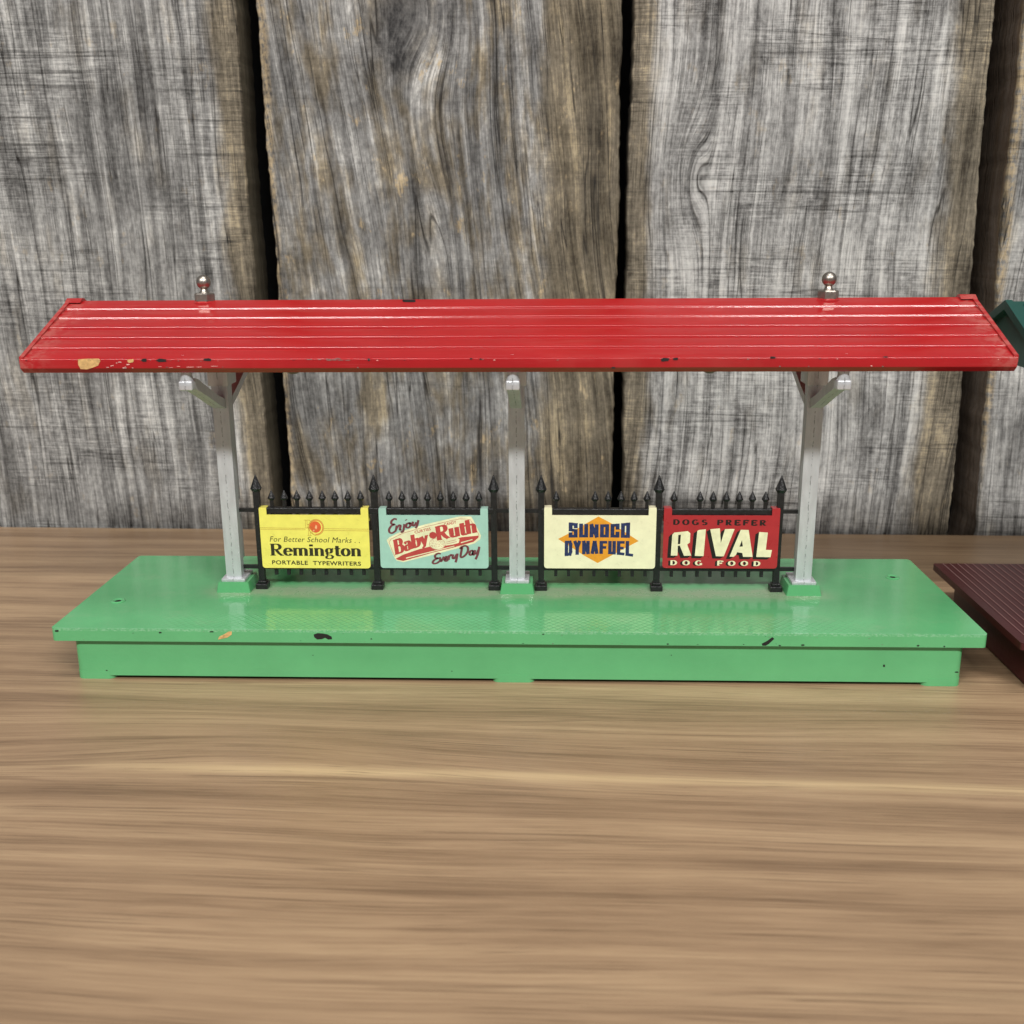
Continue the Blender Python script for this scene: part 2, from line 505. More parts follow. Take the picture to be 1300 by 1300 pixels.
for hx, hy in ((-140.1, -13.1), (139.3, 17.2)):
    bm = bmesh.new()
    lathe(bm, [(2.6, ZT - .3), (2.6, ZT + .12), (2.1, ZT + .42), (1.5, ZT + .30), (1.0, ZT - .1)], 20, hx, hy)
    e = finish("eyelet", bm, green_paint, slab, True)
    bm = bmesh.new(); lathe(bm, [(1.05, ZT - .3), (1.05, ZT + .07)], 16, hx, hy)
    finish("eyelet_hole", bm, chip_black, slab)
chip(slab, [(-96.7, 16.6), (-95.2, 16.9), (-93.4, 17.4), (-92.0, 18.4), (-91.9, 19.5), (-93.0, 19.4), (-94.6, 18.4), (-96.2, 17.6)], -39.3, chip_tan)
chip(slab, [(-64.9, 18.6), (-63.6, 19.1), (-62.0, 19.0), (-60.4, 18.7), (-59.0, 17.9), (-58.9, 17.0), (-60.2, 16.9), (-61.2, 17.5), (-62.3, 17.0), (-63.8, 16.9), (-64.7, 17.6)], -39.3, chip_black)
chip(slab, [(80.9, 15.9), (82.0, 15.9), (83.0, 16.6), (84.6, 18.3), (83.9, 18.9), (82.4, 17.6), (81.4, 17.0), (80.7, 16.6)], -39.3, chip_black)
for cx, cz, w, h in ((86.5, 16.0, .8, .5), (93.8, 16.2, 1.3, .7), (-115.7, 18.9, 1.1, .6), (-98.6, 19.3, 1.6, .5), (-46.0, 17.2, .7, .4), (50.5, 16.2, .8, .5), (130.5, 16.3, .9, .6), (138.8, 16.1, .7, .5), (-150.3, 19.2, 1.6, .7), (10.2, 19.3, .8, .4)):
    chip(slab, splotch(cx, cz, w, h, int(cx * 10)), -39.3, chip_black)
for cx, cz, w, h in ((120.9, 8.4, .8, 1.0), (-135.9, 4.4, .7, .4), (-66, 10.5, .5, .3), (144.4, 6.4, 1.6, .4), (-20, 5.2, .5, .3), (52, 11.5, .4, .4)):
    chip(skirt, splotch(cx, cz, w, h, int(cx * 10)), -37.4, chip_black)

# posts with pedestal, foot plate, capital and braces
def brace_mesh(sgn):
    """curved arm from the post up and out to the eave, with a rounded end and a peg to the roof"""
    bm = bmesh.new()
    yb = YC + sgn * 4.2
    top = [(0, 90.0), (8, 92.8), (18, 97.0), (26, 100.6), (29.0, 101.4)]
    bot = [(31.4, 101.2), (31.6, 99.4), (30.6, 98.6), (27, 97.2), (17, 93.4), (7, 89.2), (0, 86.8)]
    pts = [(yb + sgn * a, b) for a, b in top + bot]
    prism(bm, pts, 'x', -2.0, 2.0)
    bevel_all(bm, 0.55, 3, 40)
    box(bm, -2.2, 2.2, yb + sgn * 31.2 - 2.1, yb + sgn * 31.2 + 2.1, 98.0, 101.2, .6, 3)
    lathe(bm, [(1.9, 100.6), (2.0, 101.6), (1.7, 102.6), (1.8, 103.4), (1.8, 109.2)], 16, 0, yb + sgn * 31.2)
    return bm


for px in (-101.7, 0.6, 102.0):
    bm = bmesh.new()
    f = [(px - 2.75, -1.3), (px, -1.75), (px + 2.75, -1.3), (px + 2.75, 2.2), (px - 2.75, 2.2)]
    # local frame: mesh centred on the post so the seam follows it
    f = [(a - px, b) for a, b in f]
    prism(bm, f, 'z', 24.9, 112)
    bevel_all(bm, 0.22, 2, 40)
    po = finish("post", bm, silver, plat, True)
    po.location.x = px * MM
    for z0, z1 in ((24.9, 26.6), (30.4, 47.6), (52.2, 112)):
        bm = bmesh.new(); box(bm, -1.9, 1.9, 2.0, 7.2, z0, z1, .25)
        finish("flange", bm, silver, po, True)
    bm = bmesh.new(); box(bm, -2.0, 2.0, 2.1, 4.0, 26, 53, .1)
    finish("web", bm, silver, po, True)
    bm = bmesh.new(); box(bm, -4.3, 4.3, -2.9, 8.2, 23.8, 25.1, .35)
    finish("foot_plate", bm, silver, po, True)
    bm = bmesh.new()
    b0 = rounded_rect(-6.2, 6.2, -3.8, 9.2, .5, 3); b1 = rounded_rect(-5.5, 5.5, -3.3, 8.7, .5, 3)
    va = [bm.verts.new((p[0], p[1], ZT - .1)) for p in b0]; vb = [bm.verts.new((p[0], p[1], 23.9)) for p in b1]
    bm.faces.new(va); bm.faces.new(vb)
    for i in range(len(va)): bm.faces.new((va[i], va[(i + 1) % len(va)], vb[(i + 1) % len(va)], vb[i]))
    pedestal = finish("pedestal", bm, green_paint, po, True)
    bm = bmesh.new(); box(bm, -3.5, 3.5, -2.4, 7.9, 94.6, 113, .3)
    finish("capital", bm, silver, po, True)
    for sgn in (-1, 1):
        finish("brace", brace_mesh(sgn), silver, po, True)

# roof: lapped boards stepping down each slope, fascia, end trims, ridge
RX = 152.2
RIDGE, EAVE = 122.9, 108.0
EY = -37.0
roof = None
bm = bmesh.new()
nb = 6
ys = [YC, -3.4, -10.0, -16.8, -23.6, -30.3, EY]
def slope_z(yy): return RIDGE - (YC - yy) / (YC - EY) * (RIDGE - EAVE)
prof = [(YC, RIDGE + .35)]
for k in range(nb):
    ya, yb = ys[k], ys[k + 1]
    if k: prof.append((ya - .05, slope_z(ya) + 0.05))
    q = (1.0, 1.0, .65, .65, .7, .4)[k]
    lift = .62 if k < nb - 1 else .3
    prof += [(yb + .5 * q, slope_z(yb + .5 * q) + lift), (yb + .25 * q, slope_z(yb + .25 * q) + lift - .05 * q), (yb + .08 * q, slope_z(yb + .08 * q) + lift - .2 * q), (yb + .02 * q, slope_z(yb) + lift - .42 * q)]
prof += [(EY - .05, EAVE - .2), (EY, 105.5), (EY + .2, 105.25), (EY + 1.7, 103.9), (EY + 2.2, 103.9), (EY + 2.3, 106.6), (YC, RIDGE - 1.9)]
back = [(2 * YC - a, b) for a, b in prof[1:-1]][::-1]
A, B, fs = prism(bm, prof + back, 'x', -RX, RX)
roof = finish("roof", bm, red_paint, plat, True)
roof['label'] = 'glossy red gabled roof with lapped boards and chipped eave'
for sx in (-1, 1):
    for sy in (-1, 1):
        bm = bmesh.new()
        def yy(a): return YC + sy * (YC - a) * -1 if sy < 0 else 2 * YC - a
        tp = [(YC, RIDGE + 1.2), (EY + .3, EAVE + .9), (EY + .3, EAVE - 1.2), (YC, RIDGE - .6)]
        tp = [((a if sy < 0 else 2 * YC - a), b) for a, b in tp]
        prism(bm, tp, 'x', sx * (RX - 1.1), sx * (RX + .25))
        bevel_all(bm, .3, 2, 40)
        finish("end_trim", bm, red_paint, roof, True)
    bm = bmesh.new()
    cp = [(YC - 3.0, RIDGE - .1), (YC - .8, RIDGE + 1.25), (YC + .8, RIDGE + 1.25), (YC + 3.0, RIDGE - .1), (YC, RIDGE - .6)]
    prism(bm, cp, 'x', sx * (RX - 4.8), sx * (RX + .5))
    bevel_all(bm, .3, 2, 30)
    finish("ridge_cap", bm, red_paint, roof, True)
FY = EY - .02
chip(roof, [(-133.7, 108.3), (-131, 108.45), (-127.2, 108.5), (-126.7, 107.8), (-127.6, 106.4), (-129.4, 105.7), (-131.2, 105.2), (-133.2, 105.3), (-133.8, 106.6)], FY, chip_tan, t=.1)
for k in range(9):
    cx = -124.5 + k * .95 + rnd.uniform(-.4, .4)
    chip(roof, splotch(cx, 106.4 + rnd.uniform(-.9, 1.1), rnd.uniform(.5, 1.7), rnd.uniform(.25, .7), 40 + k, rag=.6), FY, chip_pale, t=.08)
chip(roof, splotch(-117.2, 107.8, 2.2, 1.3, 71), FY, chip_tan, t=.1)
for cx, cz, w, h in ((-113.0, 108.0, 2.0, 1.1), (-107.6, 107.9, 3.6, 1.3), (-93.3, 108.1, 3.2, 1.0), (-43.3, 108.0, .9, 1.1), (-11.9, 108.2, 1.0, .5), (-9.0, 108.1, .8, .5),
                    (47.0, 107.8, 3.2, 1.2), (50.2, 108.0, 1.9, .9), (79.3, 108.4, 1.9, .7), (31.4, 105.4, 1.3, .6), (113, 108.5, 1.6, .35)):
    chip(roof, splotch(cx, cz, w, h, int(cx * 7)), FY, chip_black, t=.12)
for k in range(10):
    chip(roof, splotch(-55 + rnd.uniform(-7, 7), 108.1 + rnd.uniform(-.5, .3), rnd.uniform(.8, 2.6), rnd.uniform(.15, .4), 90 + k, rag=.6), FY, bulb_mat, t=.07)
for k in range(6):
    chip(roof, splotch(-108 + 3.2 * k + rnd.uniform(-1, 1), 105.9 + rnd.uniform(-.3, .3), rnd.uniform(1.2, 3.0), .14, 120 + k, rag=.4), FY, chip_pale, t=.07)
bm = bmesh.new()
prism(bm, splotch(-35.3, 0.7, 5.0, 1.1, 5), 'z', RIDGE - .4, RIDGE + .42)
finish("paint_chip", bm, chip_black, roof)

for k in range(26):
    cx = rnd.uniform(-150, 150)
    chip(roof, splotch(cx, rnd.choice((107.9, 107.8, 105.7)) + rnd.uniform(-.15, .15), rnd.uniform(.3, 1.0), rnd.uniform(.12, .35), 300 + k, rag=.6), FY, rnd.choice((chip_black, chip_pale, bulb_mat)), t=.1)
for k in range(22):
    cx = rnd.uniform(-150, 150)
    chip(slab, splotch(cx, rnd.choice((16.3, 18.9, 19.1)) + rnd.uniform(-.3, .3), rnd.uniform(.25, .8), rnd.uniform(.12, .3), 400 + k, rag=.6), -39.3, rnd.choice((chip_black, bulb_mat)))

# finials screwed through the ridge
for fx in (-105.4, 104.6):
    bm = bmesh.new()
    lathe(bm, [(0.5, 127.0)] + [(2.42 * math.sin(a), 129.3 - 2.42 * math.cos(a)) for a in [0.45 + i * (math.pi - .5) / 11 for i in range(12)]], 24, fx, YC)
    lathe(bm, [(1.9, 125.6), (1.25, 126.4), (1.1, 127.0), (1.35, 127.6)], 20, fx, YC)
    fin = finish("finial", bm, nickel, plat, True)
    bm = bmesh.new()
    lathe(bm, [(3.1, 122.8), (3.5, 123.1), (3.5, 125.3), (3.1, 125.7)], 6, fx, YC)
    finish("hex_nut", bm, nickel, fin)
    bm = bmesh.new()
    lathe(bm, [(4.2, 120.6), (3.9, 122.6), (3.2, 123.1)], 24, fx, YC)
    finish("boss", bm, red_paint, fin, True)
for fx in (-76.6, 66.4):
    bm = bmesh.new()
    lathe(bm, [(1.2, 98.2), (2.6, 98.9), (3.2, 100.4), (3.2, 119)], 18, fx, YC)
    finish("lamp_socket", bm, bulb_mat, plat, True)

# fences
FYC = 2.2
def spear(bm, shaft, z0, zs, ztip, hw, depth, x=0.0):
    box(bm, x - shaft / 2, x + shaft / 2, FYC - depth / 2, FYC + depth / 2, z0, zs + .6)
    zb = zs + (ztip - zs) * .22
    n = 8; rings = []
    for r, zz in ((shaft * .55, zs - .15), (hw, zb), (hw * .92, zb + .35), (.12, ztip)):
        rings.append([bm.verts.new((x + r * math.cos(2 * math.pi * (i + .5) / n), FYC + .8 * r * math.sin(2 * math.pi * (i + .5) / n), zz)) for i in range(n)])
    for a, b in zip(rings, rings[1:]):
        for i in range(n): bm.faces.new((a[i], a[(i + 1) % n], b[(i + 1) % n], b[i]))
    bm.faces.new(rings[0]); bm.faces.new(rings[-1])


bm = bmesh.new(); spear(bm, 1.15, 25.2, 53.0, 56.7, 1.42, 1.2); tmp = finish("picket", bm, black_paint); picket_me = tmp.data
bpy.data.objects.remove(tmp)
bm = bmesh.new(); box(bm, -.57, .57, FYC - .6, FYC + .6, 25.2, 50.2); tmp = finish("picket", bm, black_paint); stub_me = tmp.data
bpy.data.objects.remove(tmp)
bm = bmesh.new(); spear(bm, 2.1, 20.6, 56.0, 62.5, 2.1, 2.1)
box(bm, -2.15, 2.15, FYC - 2.2, FYC + 2.2, 19.9, 22.1, .3)
box(bm, -1.45, 1.45, FYC - 1.5, FYC + 1.5, 22.0, 23.0, .2)
tmp = finish("spear_post", bm, black_paint); sp_me = tmp.data
bpy.data.objects.remove(tmp)


def child_of(me, name, parent, xmm):
    o = bpy.data.objects.new(name, me); scene.collection.objects.link(o); o.parent = parent; o.location.x = xmm * MM
    return o


for xs, ends, broken, lab in (((-92.4, -50.2, -7.7), (-102, -1.7), (), 'black iron fence with all its pickets'),
                              ((9.1, 50.5, 93.0), (2.9, 102), (18.7, 23.1, 60.6), 'black iron fence with broken pickets')):
    bm = bmesh.new()
    box(bm, xs[0], xs[2], FYC - 1.2, FYC + 1.2, 48.3, 50.5, .25)
    box(bm, xs[0], xs[2], FYC - .9, FYC + .9, 27.4, 28.9, .2)
    for a, b in ((ends[0], xs[0]), (xs[2], ends[1])):
        box(bm, a, b, FYC - .6, FYC + .6, 48.8, 50.1); box(bm, a, b, FYC - .6, FYC + .6, 27.5, 28.8)
    fence = finish("fence", bm, black_paint, plat)
    fence['label'] = lab
    for xx in xs: child_of(sp_me, "spear_post", fence, xx)
    for a in xs[:2]:
        for k in range(8):
            xx = a + 5.3 + 4.57 * k
            br = any(abs(xx - q) < 1.5 for q in broken)
            child_of(stub_me if br else picket_me, "picket", fence, xx)

# ------------------------------------------------------------------ lettering helpers
def arc(cx, cy, rx, ry, a0, a1, n=14):
    return [(cx + rx * math.cos(math.radians(a0 + (a1 - a0) * i / n)), cy + ry * math.sin(math.radians(a0 + (a1 - a0) * i / n))) for i in range(n + 1)]


class Print:
    """flat ink on a sign; every stroke lies a few microns above the one before it"""
    def __init__(s, y): s.bm = bmesh.new(); s.y = y; s.k = 0
    def poly(s, pts):
        s.k += 1
        yy = s.y - s.k * 0.0006
        vs = [s.bm.verts.new((p[0], yy, p[1])) for p in pts]
        for t in tessellate_polygon([[Vector((p[0], p[1], 0)) for p in pts]]):
            s.bm.faces.new([vs[i] for i in t])
    def ribbon(s, pts, a, b, closed=False):
        """a = half thickness of upright strokes, b = of level strokes"""
        s.k += 1
        yy = s.y - s.k * 0.0006
        n = len(pts); L = []; R = []
        for i in range(n):
            p = Vector(pts[i])
            if closed: d = Vector(pts[(i + 1) % n]) - Vector(pts[i - 1])
            else: d = Vector(pts[min(i + 1, n - 1)]) - Vector(pts[max(i - 1, 0)])
            if d.length < 1e-9: d = Vector((1, 0))
            d.normalize()
            h = math.sqrt((a * d.y) ** 2 + (b * d.x) ** 2)
            nn = Vector((-d.y, d.x)) * h
            L.append(s.bm.verts.new((p.x + nn.x, yy, p.y + nn.y))); R.append(s.bm.verts.new((p.x - nn.x, yy, p.y - nn.y)))
        for i in range(n if closed else n - 1):
            j = (i + 1) % n
            s.bm.faces.new((L[i], L[j], R[j], R[i]))
    def done(s, name, mat, parent):
        bm = s.bm
        me = bpy.data.meshes.new(name); 
        for f in bm.faces:
            f.normal_update()
            if f.normal.y > 0: f.normal_flip()
        bm.to_mesh(me); bm.free(); me.transform(Matrix.Scale(MM, 4)); me.materials.append(mat)
        o = bpy.data.objects.new(name, me); scene.collection.objects.link(o); o.parent = parent
        return o


# bold roman glyphs: (advance, strokes, serifs) ; stroke = (points, weight) ; serif = (x0, x1, y)
XH = 0.66
def G():
    g = {}
    st = lambda x, y0, y1: ([(x, y0), (x, y1)], 1)
    g['R'] = (.92, [st(.2, 0, 1), ([(.2, .965)] + arc(.45, .74, .24, .225, 90, -90) + [(.2, .515)], 1), ([(.42, .5), (.60, .2), (.78, .02)], 1)], [(.03, .38, .03), (.03, .3, .97), (.7, .92, .03)])
    g['e'] = (.62, [(arc(.31, .33, .22, .30, 0, 325, 22), 1), ([(.1, .37), (.52, .37)], 1)], [])
    g['m'] = (1.08, [st(.17, 0, XH), st(.53, 0, .45), st(.89, 0, .45), (arc(.35, .44, .18, .19, 150, 0), 1), (arc(.71, .44, .18, .19, 150, 0), 1)], [(.03, .31, .03), (.4, .66, .03), (.76, 1.02, .03), (.03, .18, XH - .03)])
    g['n'] = (.74, [st(.17, 0, XH), st(.55, 0, .45), (arc(.36, .44, .19, .19, 150, 0), 1)], [(.03, .31, .03), (.42, .69, .03), (.03, .18, XH - .03)])
    g['i'] = (.36, [st(.18, 0, XH), ([(.18, .80), (.18, .97)], 1.1)], [(.03, .33, .03), (.03, .18, XH - .03)])
    g['g'] = (.62, [(arc(.29, .44, .17, .19, 0, 360, 18), .9), ([(.20, .27), (.14, .18), (.2, .10), (.42, .07), (.53, -.04), (.46, -.19), (.28, -.24), (.10, -.18), (.10, -.06), (.2, .04)], .75), ([(.42, .58), (.58, .63)], 1)], [])
    g['t'] = (.48, [([(.22, .86), (.22, .2)] + arc(.34, .16, .12, .13, 180, 320, 8), 1), ([(.05, .63), (.44, .63)], 1)], [])
    g['o'] = (.66, [(arc(.32, .33, .22, .30, 0, 360, 22), 1)], [])
    g['B'] = (.80, [st(.2, 0, 1), ([(.2, .965)] + arc(.40, .75, .21, .215, 90, -90) + [(.2, .535)], 1), ([(.2, .535)] + arc(.43, .285, .24, .25, 90, -90) + [(.2, .035)], 1)], [(.03, .25, .03), (.03, .25, .97)])
    g['a'] = (.66, [([(.12, .52)] + arc(.30, .46, .17, .17, 130, 0) + [(.47, .05)], 1), (arc(.30, .20, .17, .18, 60, 330, 14), .9)], [(.44, .64, .03)])
    g['b'] = (.70, [st(.17, 0, 1), (arc(.38, .33, .20, .30, 150, -150, 20), 1)], [(.03, .18, .97)])
    g['y'] = (.68, [([(.13, .66), (.34, .08)], 1), ([(.56, .66), (.30, -.12), (.14, -.24)], .8)], [(.0, .28, XH - .03), (.44, .68, XH - .03)])
    g['u'] = (.74, [st(.17, .2, XH), st(.55, 0, XH), (arc(.36, .2, .19, .17, 180, 340), 1)], [(.03, .18, XH - .03), (.41, .56, XH - .03), (.55, .69, .03)])
    g['h'] = (.74, [st(.17, 0, 1), st(.55, 0, .45), (arc(.36, .44, .19, .19, 150, 0), 1)], [(.03, .31, .03), (.42, .69, .03), (.03, .18, .97)])
    # extended capitals
    g['D'] = (1.0, [st(.2, 0, 1), ([(.2, .95)] + arc(.42, .5, .38, .45, 90, -90) + [(.2, .05)], 1)], [(.04, .3, .04), (.04, .3, .96)])
    g['O'] = (1.04, [(arc(.5, .5, .36, .45, 0, 360, 24), 1)], [])
    g['G'] = (1.04, [(arc(.5, .5, .36, .45, 45, 330, 20), 1), st(.80, .06, .45)], [(.58, .95, .45)])
    g['S'] = (.84, [(arc(.42, .73, .24, .22, 30, 270, 14) + arc(.42, .28, .27, .23, 90, -150, 14), 1)], [])
    g['P'] = (.88, [st(.2, 0, 1), ([(.2, .95)] + arc(.46, .72, .28, .23, 90, -90) + [(.2, .49)], 1)], [(.04, .38, .04), (.04, .3, .96)])
    g['E'] = (.88, [st(.2, 0, 1), ([(.2, .95), (.74, .95)], 1.3), ([(.2, .5), (.58, .5)], 1.3), ([(.2, .05), (.76, .05)], 1.3), st(.73, .78, .98), st(.75, .02, .24), st(.57, .38, .62)], [])
    g['F'] = (.84, [st(.2, 0, 1), ([(.2, .95), (.74, .95)], 1.3), ([(.2, .5), (.58, .5)], 1.3), st(.73, .76, .98), st(.57, .38, .62)], [(.04, .38, .04)])
    return g


GL = G()


def write(pr, text, tf, a, b, track=0.0, space=.5):
    """lay glyphs left to right; tf maps glyph units to the sign plane; returns nothing"""
    w = 0
    for ch in text: w += (space if ch == ' ' else GL[ch][0] + track)
    x = 0
    for ch in text:
        if ch == ' ': x += space; continue
        adv, strokes, serifs = GL[ch]
        for pts, k in strokes:
            # densify straight runs so that warps bend them
            q = []
            for p0, p1 in zip(pts, pts[1:]):
                for i in range(3): q.append((p0[0] + (p1[0] - p0[0]) * i / 3, p0[1] + (p1[1] - p0[1]) * i / 3))
            q.append(pts[-1])
            # outline in glyph space, then mapped
            n = len(q); Lp = []; Rp = []
            for i in range(n):
                d = Vector(q[min(i + 1, n - 1)]) - Vector(q[max(i - 1, 0)])
                if d.length < 1e-9: d = Vector((1, 0))
                d.normalize(); h = math.sqrt((a * k * d.y) ** 2 + (b * k * d.x) ** 2)
                nn = Vector((-d.y, d.x)) * h
                Lp.append(tf((x + q[i][0] + nn.x) / w, q[i][1] + nn.y)); Rp.append(tf((x + q[i][0] - nn.x) / w, q[i][1] - nn.y))
            pr.k += 1; yy = pr.y - pr.k * 0.0006
            L = [pr.bm.verts.new((p[0], yy, p[1])) for p in Lp]; R = [pr.bm.verts.new((p[0], yy, p[1])) for p in Rp]
            for i in range(n - 1): pr.bm.faces.new((L[i], L[i + 1], R[i + 1], R[i]))
        for x0, x1, sy in serifs:
            pr.poly([tf((x + x0) / w, sy - .035), tf((x + x1) / w, sy - .035), tf((x + x1) / w, sy + .035), tf((x + x0) / w, sy + .035)])
        x += adv + track


def rect_tf(S0, S1):
    """glyph line from lower-left point S0 to lower-right S1 with cap height given later"""
    def mk(h):
        ax = Vector(S0); bx = Vector(S1); d = bx - ax; up = Vector((-d.y, d.x)).normalized() * h
        return lambda u, v: tuple(ax + d * u + up * v)
    return mk


def sans(text, p0, p1, height, mat, parent, y, name, bold=0.0, shear=0.0, space=1.0):
    """plain sans line fitted between two baseline points"""
    cu = bpy.data.curves.new(name, 'FONT'); cu.body = text; cu.size = 1.0; cu.offset = bold; cu.shear = shear; cu.space_character = space
    cu.resolution_u = 3
    ob = bpy.data.objects.new(name, cu); scene.collection.objects.link(ob)
    dg = bpy.context.evaluated_depsgraph_get(); dg.update()
    me = bpy.data.meshes.new_from_object(ob.evaluated_get(dg))
    bpy.data.objects.remove(ob)
    xs = [v.co.x for v in me.vertices]; zs = [v.co.y for v in me.vertices]
    x0, x1 = min(xs), max(xs); capm = 0.70
    d = Vector(p1) - Vector(p0); L = d.length; d.normalize(); up = Vector((-d.y, d.x))
    for v in me.vertices:
        q = Vector(p0) + d * ((v.co.x - x0) / (x1 - x0) * L) + up * (v.co.y / capm * height)
        v.co = Vector((q.x, y, q.y)) * MM
    me.update()
    bm = bmesh.new(); bm.from_mesh(me)
    for f in bm.faces:
        f.normal_update()
        if f.normal.y > 0: f.normal_flip()
    bm.to_mesh(me); bm.free()
    me.materials.clear(); me.materials.append(mat)
    o = bpy.data.objects.new(name, me); scene.collection.objects.link(o); o.parent = parent
    return o


# ------------------------------------------------------------------ signs hung on the fence rail
SY = 0.35     # front of the sign plates


def sign_plate(x0, x1, z0, z1, notch, tab, mat, label, name="advertising_sign"):
    t = thing(name, label, 'sign', 'tin advertising signs hung on the fence')
    bm = bmesh.new()
    r = 1.1; pts = []
    for k in range(6):
        a = math.radians(180 + 90 * k / 5); pts.append((x0 + r + r * math.cos(a), z0 + r + r * math.sin(a)))
    for k in range(6):
        a = math.radians(270 + 90 * k / 5); pts.append((x1 - r + r * math.cos(a), z0 + r + r * math.sin(a)))
    pts += [(x1, z1 - .3), (x1 - .3, z1), (x1 - tab + .3, z1), (x1 - tab, z1 - .3), (x1 - tab, notch), (x0 + tab, notch), (x0 + tab, z1 - .3), (x0 + tab - .3, z1), (x0 + .3, z1), (x0, z1 - .3)]
    prism(bm, pts, 'y', SY, SY + .45)
    pl = finish("plate", bm, mat, t)
    for a in (x0, x1 - tab):
        bm = bmesh.new()
        box(bm, a + .05, a + tab - .05, SY + .1, FYC + 1.75, z1 - .35, z1 + .08, .1)
        box(bm, a + .05, a + tab - .05, FYC + 1.3, FYC + 1.75, z1 - 5.5, z1 - .2, .1)
        finish("hook", bm, mat, t)
    return t


def mapper(xa, xb, ya, yb, x0, x1, z1, z0):
    return lambda x, y: (x0 + (x - xa) / (xb - xa) * (x1 - x0), z1 + (y - ya) / (yb - ya) * (z0 - z1))


def tin(name, col):
    """printed tinplate: slight unevenness, tiny specks and a few fine scratches"""
    M = Mat(name, 0.3)
    x, y, z = M.coords()
    n = M.noise(x * 0.25, z * 0.25, 1.0, 4)
    c = M.ramp(n, [(0.3, tuple(k * 0.93 for k in col)), (0.7, tuple(min(1, k * 1.05) for k in col))])
    sp = M.noise(x * 2.6, z * 2.6, 2.0, 2, 0.6).step(0.70, 0.76)
    sl = x * 0.6 + z
    sc = (1.0 - (M.noise(sl * 0.55, (x - z) * 0.03, 3.0, 2) - 0.5).abs().step(0.0, 0.012)) * M.noise(x * 0.12, z * 0.12, 4.0, 2).step(0.56, 0.66)
    M.color(M.mix((sp * 0.35 + sc * 0.25).clamp(), c, tuple(k * 0.35 for k in col)))
    M.rough((n - 0.5) * 0.2 + 0.30)
    M.bump(M.noise(x * 0.12, z * 0.12, 5.0, 3), 0.00025, 0.5)
    return M.m


INK = SY - .012
ink_dark = plain("ink_dark_brown", (0.030, 0.026, 0.012), 0.4)
ink_black = plain("ink_black", (0.010, 0.009, 0.009), 0.4)
ink_rust = plain("ink_rust_line", (0.42, 0.17, 0.02), 0.4)
ink_orange = plain("ink_orange_red", (0.72, 0.12, 0.035), 0.4)
ink_maroon = plain("ink_maroon", (0.17, 0.045, 0.055), 0.4)
ink_red = plain("ink_red", (0.50, 0.060, 0.055), 0.4)
ink_cream = plain("ink_cream", (0.84, 0.80, 0.52), 0.4)
ink_blue = plain("ink_navy", (0.018, 0.030, 0.105), 0.4, var=.35, scale=1.4)
ink_gold = plain("ink_orange", (0.80, 0.33, 0.025), 0.4)

# yellow sign
sg = sign_plate(-91.5, -52.3, 28.2, 50.6, 48.15, 2.7, tin("yellow_tin", (0.88, 0.79, 0.15)), 'bright yellow tin sign advertising portable typewriters')
Q = mapper(-15, 1215, 35, 715, -91.5, -52.3, 50.6, 28.2)
pr = Print(INK)
write(pr, "Remington", rect_tf(Q(78, 572), Q(1120, 576))(4.45), .115, .04, -.02)
pr.done("lettering", ink_dark, sg)
sans("For Better School Marks . .", Q(86, 412), Q(1106, 424), 2.0, ink_dark, sg, INK, "lettering", 0.0, 0.22, 1.05)
sans("PORTABLE  TYPEWRITERS", Q(95, 672), Q(1108, 684), 1.5, ink_dark, sg, INK, "lettering", 0.026, 0.0, 1.1)
pr = Print(INK)
for yy, x0, x1 in ((256, -12, 488), (272, -12, 500), (264, 712, 1212), (284, 708, 1212)):
    pr.ribbon([Q(x0, yy), Q(x1, yy + (4 if x0 > 0 else 6))], .06, .06)
cx, cz = Q(622, 248)
pr.ribbon(arc(cx, cz, 2.75, 2.95, 0, 360, 30), .07, .07)
for ox, oy in ((0, 0), (28, 85)):
    P = lambda a, b: Q(488 + ox + a, 168 + oy + b)
    for pts in ([P(0, 0), P(60, 0)], [P(16, 0), P(16, 90)], [P(34, 0), P(34, 90)], [P(0, 90), P(52, 90)], [P(60, 0), P(84, 20), P(66, 46), P(34, 50)], [P(48, 50), P(92, 92)]):
        pr.ribbon(pts, .055, .055)
pr.done("emblem_outline", ink_rust, sg)
pr = Print(INK - .004)
pr.poly(arc(cx - .25, cz + .1, 2.0, 2.15, 0, 350, 22))
pr.ribbon(arc(cx, cz, 2.4, 2.6, -100, 200, 26), .14, .14)
pr.done("emblem_disc", ink_orange, sg)
pr = Print(INK - .012)
pr.poly([(cx - .5, cz - .2), (cx - .1, cz + .9), (cx + .35, cz + .5), (cx + .25, cz - .5), (cx - .1, cz - .75)])
pr.poly([(cx - 1.3, cz - 1.1), (cx - .6, cz - .9), (cx - .8, cz - 1.6), (cx - 1.2, cz - 1.5)])
pr.done("emblem_highlight", plain("ink_pale_orange", (0.85, 0.45, 0.22), .4), sg)

